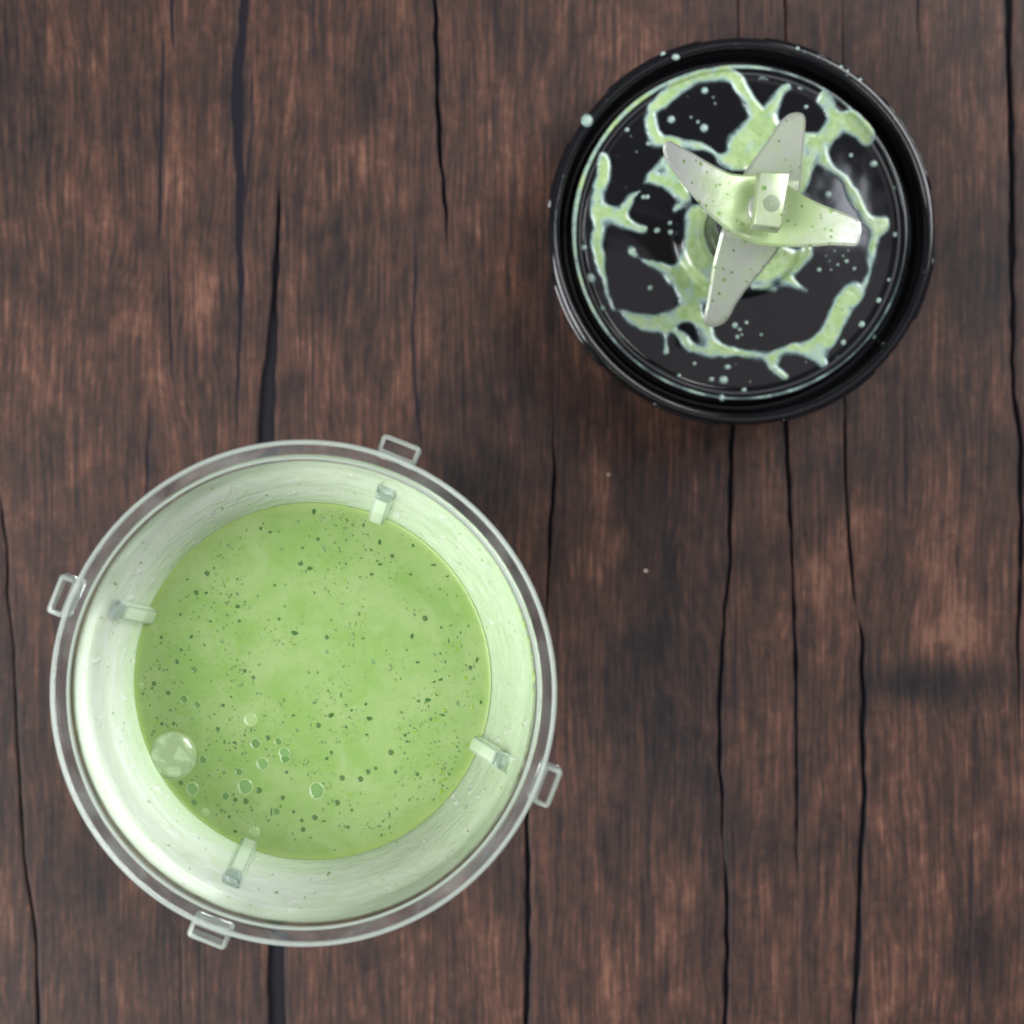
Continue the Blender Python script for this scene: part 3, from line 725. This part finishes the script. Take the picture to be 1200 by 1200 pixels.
upper = [(135,213),(180,238),(250,275),(320,318),(370,345),(430,372),(490,378),(545,374),(620,385),(700,428),(780,482),(850,515),(950,553),(1015,578),(1036,600),(1040,650),(1026,706),(1010,712),(900,707),(780,716),(660,716),(560,707),(480,677),(420,645),(380,612),(330,568),(250,478),(190,400),(130,322),(110,270),(108,240)]
def zu(x, y):
    d = (x-HUBP[0])
    return 6.1+(1.05*(max(0, -d-12)/105)**1.7 if d < 0 else .75*(max(0, d-12)/100)**1.6)
def zlow(x, y):
    d = abs(y-HUBP[1]); return 5.92-.011*max(0, d-30)
blade('upper_blade', upper, zu, .12, lambda d: max(0, 1-d/2.9))
lower = [(690,97),(715,86),(745,83),(768,90),(779,110),(777,150),(768,260),(757,420),(740,520),(700,640),(652,730),(560,850),(500,915),(452,985),(425,1040),(400,1072),(360,1090),(325,1093),(302,1078),(300,1050),(318,960),(345,790),(378,660),(430,480),(490,366),(560,270),(620,185),(655,130)]
blade('lower_blade', lower, zlow, .12, lambda d: .36+.15*max(0, 1-d/2.5))
# shaft, clamp strap and rivet
sx, sy = un(*HUBP, 6.0)
def cyl(name, mat, parent, x, y, prof, n=40):
    V = []; F = []; k = len(prof)
    for i in range(n):
        a = 2*math.pi*i/n
        for r, z in prof: V.append((x+r*math.cos(a), y+r*math.sin(a), z))
    for i in range(n):
        for q in range(k-1): F.append((i*k+q, ((i+1) % n)*k+q, ((i+1) % n)*k+q+1, i*k+q+1))
    o = mesh(name, V, F, mat, parent); sharp(o, 40); return o
g_sh = mat_simple('steel_shaft', lin(170, 174, 170), .3, Metallic=.9)
cyl('shaft', g_sh, lid, LX+.02, LY, [(.02, 4.45), (.36, 4.45), (.36, 6.0), (.02, 6.0)])
cyl('washer', M['steel'], lid, *un(897, 246, 6.2), [(.02, 6.05), (.44, 6.05), (.44, 6.40), (.40, 6.44), (.02, 6.44)])
top = [(566,366),(704,371),(662,628),(534,610)]; zt = 6.78; zb = 6.40
bm = bmesh.new()
tv = [bm.verts.new([c*CM for c in (*un(*Z6(*p), zt), zt)]) for p in top]
cxp = [sum(un(*Z6(*p), zt)[i] for p in top)/4 for i in (0, 1)]
bv = []
for p in top:
    q = un(*Z6(*p), zt); bv.append(bm.verts.new([c*CM for c in (cxp[0]+(q[0]-cxp[0])*1.05-.03, cxp[1]+(q[1]-cxp[1])*1.10-.02, zb)]))
bm.faces.new(tv); bm.faces.new(bv[::-1])
for i in range(4): bm.faces.new((tv[i], bv[i], bv[(i+1) % 4], tv[(i+1) % 4]))
bmesh.ops.recalc_face_normals(bm, faces=bm.faces)
bmesh.ops.bevel(bm, geom=bm.edges[:], offset=.035*CM, segments=2, affect='EDGES', profile=.5)
strap = from_bm('clamp_strap', bm, M['steel'], lid)
at = strap.data.attributes.new('coat', 'FLOAT', 'POINT'); at.data.foreach_set('value', [.56]*len(strap.data.vertices)); sharp(strap, 50)
rv = un(*Z6(617, 514), zt)
cyl('rivet', M['rivet'], lid, rv[0], rv[1], [(.02, zt+.006), (.18, zt+.006), (.20, zt+.001), (.205, zt-.03)][::-1], 28)

# ------------------------------------------------------------------ smoothie splashed over the lid
Z1 = lambda x, y: (630+x/2.5, 30+y/2.5)
chains = [
 [(345,340,18),(338,300,17),(335,252,20),(370,215,25),(420,175,27),(480,147,22),(540,142,18),(583,155,17),(600,190,19),(625,230,19),(660,262,24),(690,235,20),(715,195,17),(735,180,12)],
 [(345,335,17),(390,343,16),(440,353,13),(490,362,9),(525,380,10),(560,392,16)],
 [(590,345,38),(640,310,40),(670,290,34)], [(560,395,26),(600,390,40),(660,370,50),(700,330,42),(740,400,45)],
 [(790,340,24),(800,378,20),(778,430,22),(765,480,20)], [(740,360,40),(790,340,22)],
 [(785,335,18),(830,337,25),(870,300,30),(905,283,36),(945,308,30),(962,336,22)], [(880,280,26),(862,250,18),(848,228,16),(832,215,15)],
 [(825,350,20),(838,392,18),(862,420,15),(892,442,12),(915,480,16),(940,530,18),(972,575,21),(1000,590,20),(1018,570,7)],
 [(1000,590,18),(986,632,17),(976,680,12),(970,725,10),(955,762,10),(920,790,33),(890,832,34),(868,872,30),(842,915,29),(812,948,24)],
 [(812,948,26),(832,982,17)], [(812,948,22),(770,946,18),(720,955,17),(688,975,20),(690,1003,11),(722,1026,7)],
 [(690,972,16),(650,966,15),(590,960,17),(540,950,19),(503,920,24),(480,870,22),(460,838,28),(440,790,34),(425,750,28)],
 [(505,958,14),(450,946,15),(425,908,12),(402,888,9),(390,866,24)], [(440,835,24),(390,862,26),(340,870,27),(292,860,22),(262,845,15),(243,834,7)],
 [(376,885,9),(378,930,9),(378,955,12)], [(430,748,24),(382,716,17),(342,696,12),(308,687,6)], [(382,735,9),(392,752,6)],
 [(455,700,44),(470,630,44),(462,570,38)], [(500,650,46),(510,720,42),(540,690,40)], [(470,760,40),(500,800,20)],
 [(192,388,17),(190,440,19),(180,490,21),(175,540,24),(180,590,22),(174,640,18),(184,700,15),(200,760,11),(214,808,8),(222,832,5)],
 [(198,552,30),(240,555,18),(265,530,13),(280,502,11),(298,486,8)], [(235,565,18),(280,590,12),(312,597,12)],
 [(352,415,14),(342,445,22),(380,458,22),(412,482,25),(428,512,18),(404,538,9)], [(338,450,18),(316,458,6)], [(360,410,8),(372,390,14),(400,440,20)],
 [(745,700,34),(775,680,24),(790,655,14)], [(725,738,24),(756,760,14),(782,778,9)], [(700,690,44),(650,720,38),(610,735,30)], [(630,770,12),(690,772,7)],
 [(278,663,15),(285,672,9)], [(655,155,4),(672,160,3)],
 [(540,600,60),(600,660,60),(660,600,70),(600,540,70)],
]
G = 3.0; gx = np.arange(100, 1101, G); GX, GY = np.meshgrid(gx, gx)
FS = np.full_like(GX, -1e3); K = 20.0
wx = (vnoise(GX/34, GY/34, 31)-.5)*6+(vnoise(GX/13, GY/13, 33)-.5)*3; wy = (vnoise(GX/34, GY/34, 32)-.5)*6+(vnoise(GX/13, GY/13, 34)-.5)*3
PX_, PY_ = GX+wx, GY+wy
def catmull(ch, k=5):
    if len(ch) < 3: return ch
    p = [np.array(c, float) for c in ch]; out = []
    for i in range(len(p)-1):
        a, b, c, d = p[max(i-1, 0)], p[i], p[i+1], p[min(i+2, len(p)-1)]
        for t in np.arange(k)/k:
            q = .5*((2*b)+(c-a)*t+(2*a-5*b+4*c-d)*t*t+(3*b-a-3*c+d)*t**3); out.append((q[0], q[1], max(q[2], 3)))
    out.append(tuple(p[-1])); return out
for ch in chains:
    ch = catmull([(x, y, r+2.5) for x, y, r in ch])
    best = np.full_like(GX, -1e3)
    for (x0, y0, r0), (x1, y1, r1) in zip(ch[:-1], ch[1:]):
        dx, dy = x1-x0, y1-y0; t = np.clip(((PX_-x0)*dx+(PY_-y0)*dy)/(dx*dx+dy*dy), 0, 1)
        best = np.maximum(best, r0+(r1-r0)*t-np.hypot(PX_-x0-t*dx, PY_-y0-t*dy))
    h = np.clip(.5+.5*(best-FS)/K, 0, 1); FS = FS*(1-h)+best*h+K*h*(1-h)
FS = FS+(vnoise(GX/42, GY/42, 41)-.5)*12
hyp = np.hypot(GX-600, GY-601); FS = np.where(hyp > 476, np.minimum(FS, 476-hyp), FS)
def iso_mesh(field):
    V = []; F = []; key = {}; T = []
    rows, cols = field.shape
    def vert(k, x, y, s):
        if k not in key: key[k] = len(V); V.append((x, y)); T.append(s)
        return key[k]
    occ = (np.maximum.reduce([field[:-1, :-1], field[1:, :-1], field[:-1, 1:], field[1:, 1:]]) > 0)
    for r, c in zip(*np.nonzero(occ)):
        cs = [(r, c), (r, c+1), (r+1, c+1), (r+1, c)]; poly = []
        for i in range(4):
            a, b = cs[i], cs[(i+1) % 4]; fa, fb = field[a], field[b]
            if fa > 0: poly.append(vert(a, GX[a], GY[a], fa))
            if (fa > 0) != (fb > 0):
                t = fa/(fa-fb); poly.append(vert((min(a, b), max(a, b)), GX[a]+(GX[b]-GX[a])*t, GY[a]+(GY[b]-GY[a])*t, 0.0))
        if len(poly) >= 3: F.append(tuple(poly[::-1]))
    return V, F, np.array(T)
v2, f2, T = iso_mesh(FS)
V = []
for (x, y), s in zip(v2, T):
    q = min(1, s/17); h = .10*math.sqrt(max(0, 1-(1-q)**2))
    X, Y = un(*Z1(x, y), 2.04); r = math.hypot(X-LX, Y-LY)
    V.append((X, Y, max(rz(max(r, 1.12)) if r < 4.2 else rz(r), 1.9)+.003+h))
splash = mesh('smoothie_splash', V, f2, M['splash'], attrs=dict(thick=np.clip(T/22, 0, 1)))
splash['label'] = 'pale green smoothie smeared in a web over the black lid'; splash['category'] = 'smoothie splash'
def ring_rad(a):
    d = math.degrees(a) % 360
    k = .5+.5*math.cos(R(d-150)); return .018+.042*k**2+.018*math.exp(-((d-285)/40)**2)+.006*math.sin(9*a)
rr_ = torus('residue_ring', M['splash'], splash, 4.30, 2.245, ring_rad, 220, 8)
at = rr_.data.attributes.new('thick', 'FLOAT', 'POINT'); at.data.foreach_set('value', [min(.8, max(.06, (ring_rad(2*math.pi*(i//8)/220)-.02)*14+.12*math.sin(i//8*.9))) for i in range(220*8)])
drops = [(490,190,12),(392,275,12),(488,300,13),(470,282,6),(450,268,5),(515,210,5),(520,228,4),(772,178,11),(787,238,7),(985,405,13),(852,495,12),(918,380,7),(350,600,10),(390,605,10),(388,578,7),(310,502,7),(322,502,7),(135,650,10),(155,740,17),(190,828,8),(330,768,9),(545,1038,14),(557,1000,10),(510,1036,8),(605,1068,8),(578,878,9),(592,890,6),(598,905,5),(585,912,7),(612,870,6),(1000,805,9),(950,875,11),(896,928,9),(985,910,8),(1048,612,8),(1030,745,6),(825,715,7),(905,690,6),(870,660,5),(855,690,4),(880,700,5),(928,712,6),(878,630,5),(262,305,8),(290,370,4),(325,345,8),(368,84,9),(405,92,11),(145,278,18),(540,1090,10),(1045,475,6),(880,975,7),(415,1025,6),(460,990,6),(250,910,5),(655,905,5),(910,660,4),(895,675,4),(860,715,4),(845,675,3),(915,640,4),(740,95,6),(760,105,5),(865,148,6),(885,158,5),(920,185,6),(800,120,4)]
dd = dome_data('droplet', M['splash'], n=16)
at = dd.attributes.new('thick', 'FLOAT', 'POINT'); at.data.foreach_set('value', [.10 if i < 32 else .22 if i < 64 else .42 for i in range(len(dd.vertices))])
def top_z(r): return rz(r) if r < 4.76 else 2.6 if r < 4.96 else 2.5
KV = []; KF = []
for i, (x, y, s) in enumerate(drops):
    z = 2.05
    for _ in range(3):
        X, Y = un(*Z1(x, y), z); r = math.hypot(X-LX, Y-LY); z = top_z(r)
    rc = s/2.5*(CAMZ-z)/FPX
    if s >= 6: put('droplet', dd, splash, (X, Y, z+.004), rc*random.uniform(.8, 1.05), rc*random.uniform(.85, 1.1), rc*1.4, random.random()*3)
    else: add_dome(KV, KF, X, Y, z+.003, rc*.8, 8, .4)
for i in range(70):
    a = random.random()*2*math.pi; r = random.uniform(1.9, 4.05) if random.random() < .75 else random.uniform(4.78, 4.93); X, Y = LX+r*math.cos(a), LY+r*math.sin(a)
    if r < 4.2 and vnoise(np.array([X*.9+20]), np.array([Y*.9+20]), 8)[0] < .45: continue
    add_dome(KV, KF, X, Y, top_z(r)+.003, random.uniform(.007, .022), 7, .4)
o = mesh('fine_spatter', KV, KF, M['splash'], splash, attrs=dict(thick=[.25]*len(KV))); o['kind'] = 'stuff'
# two pale crumbs on the wood
for (x, y, s, lab) in ((757, 669, 2.6, 'tiny pale crumb on dark wood right of the cup'), (713, 556, 2.2, 'tiny pale crumb on dark wood below the lid')):
    X, Y = un(x, y, 0)
    o = put('crumb', blob_data('crumb', M['crumb'], int(x)), table, (X, Y, .002), s*.023, s*.02, .06)
    o.parent = None; o.matrix_parent_inverse = Matrix.Identity(4); o['label'] = lab; o['category'] = 'crumb'
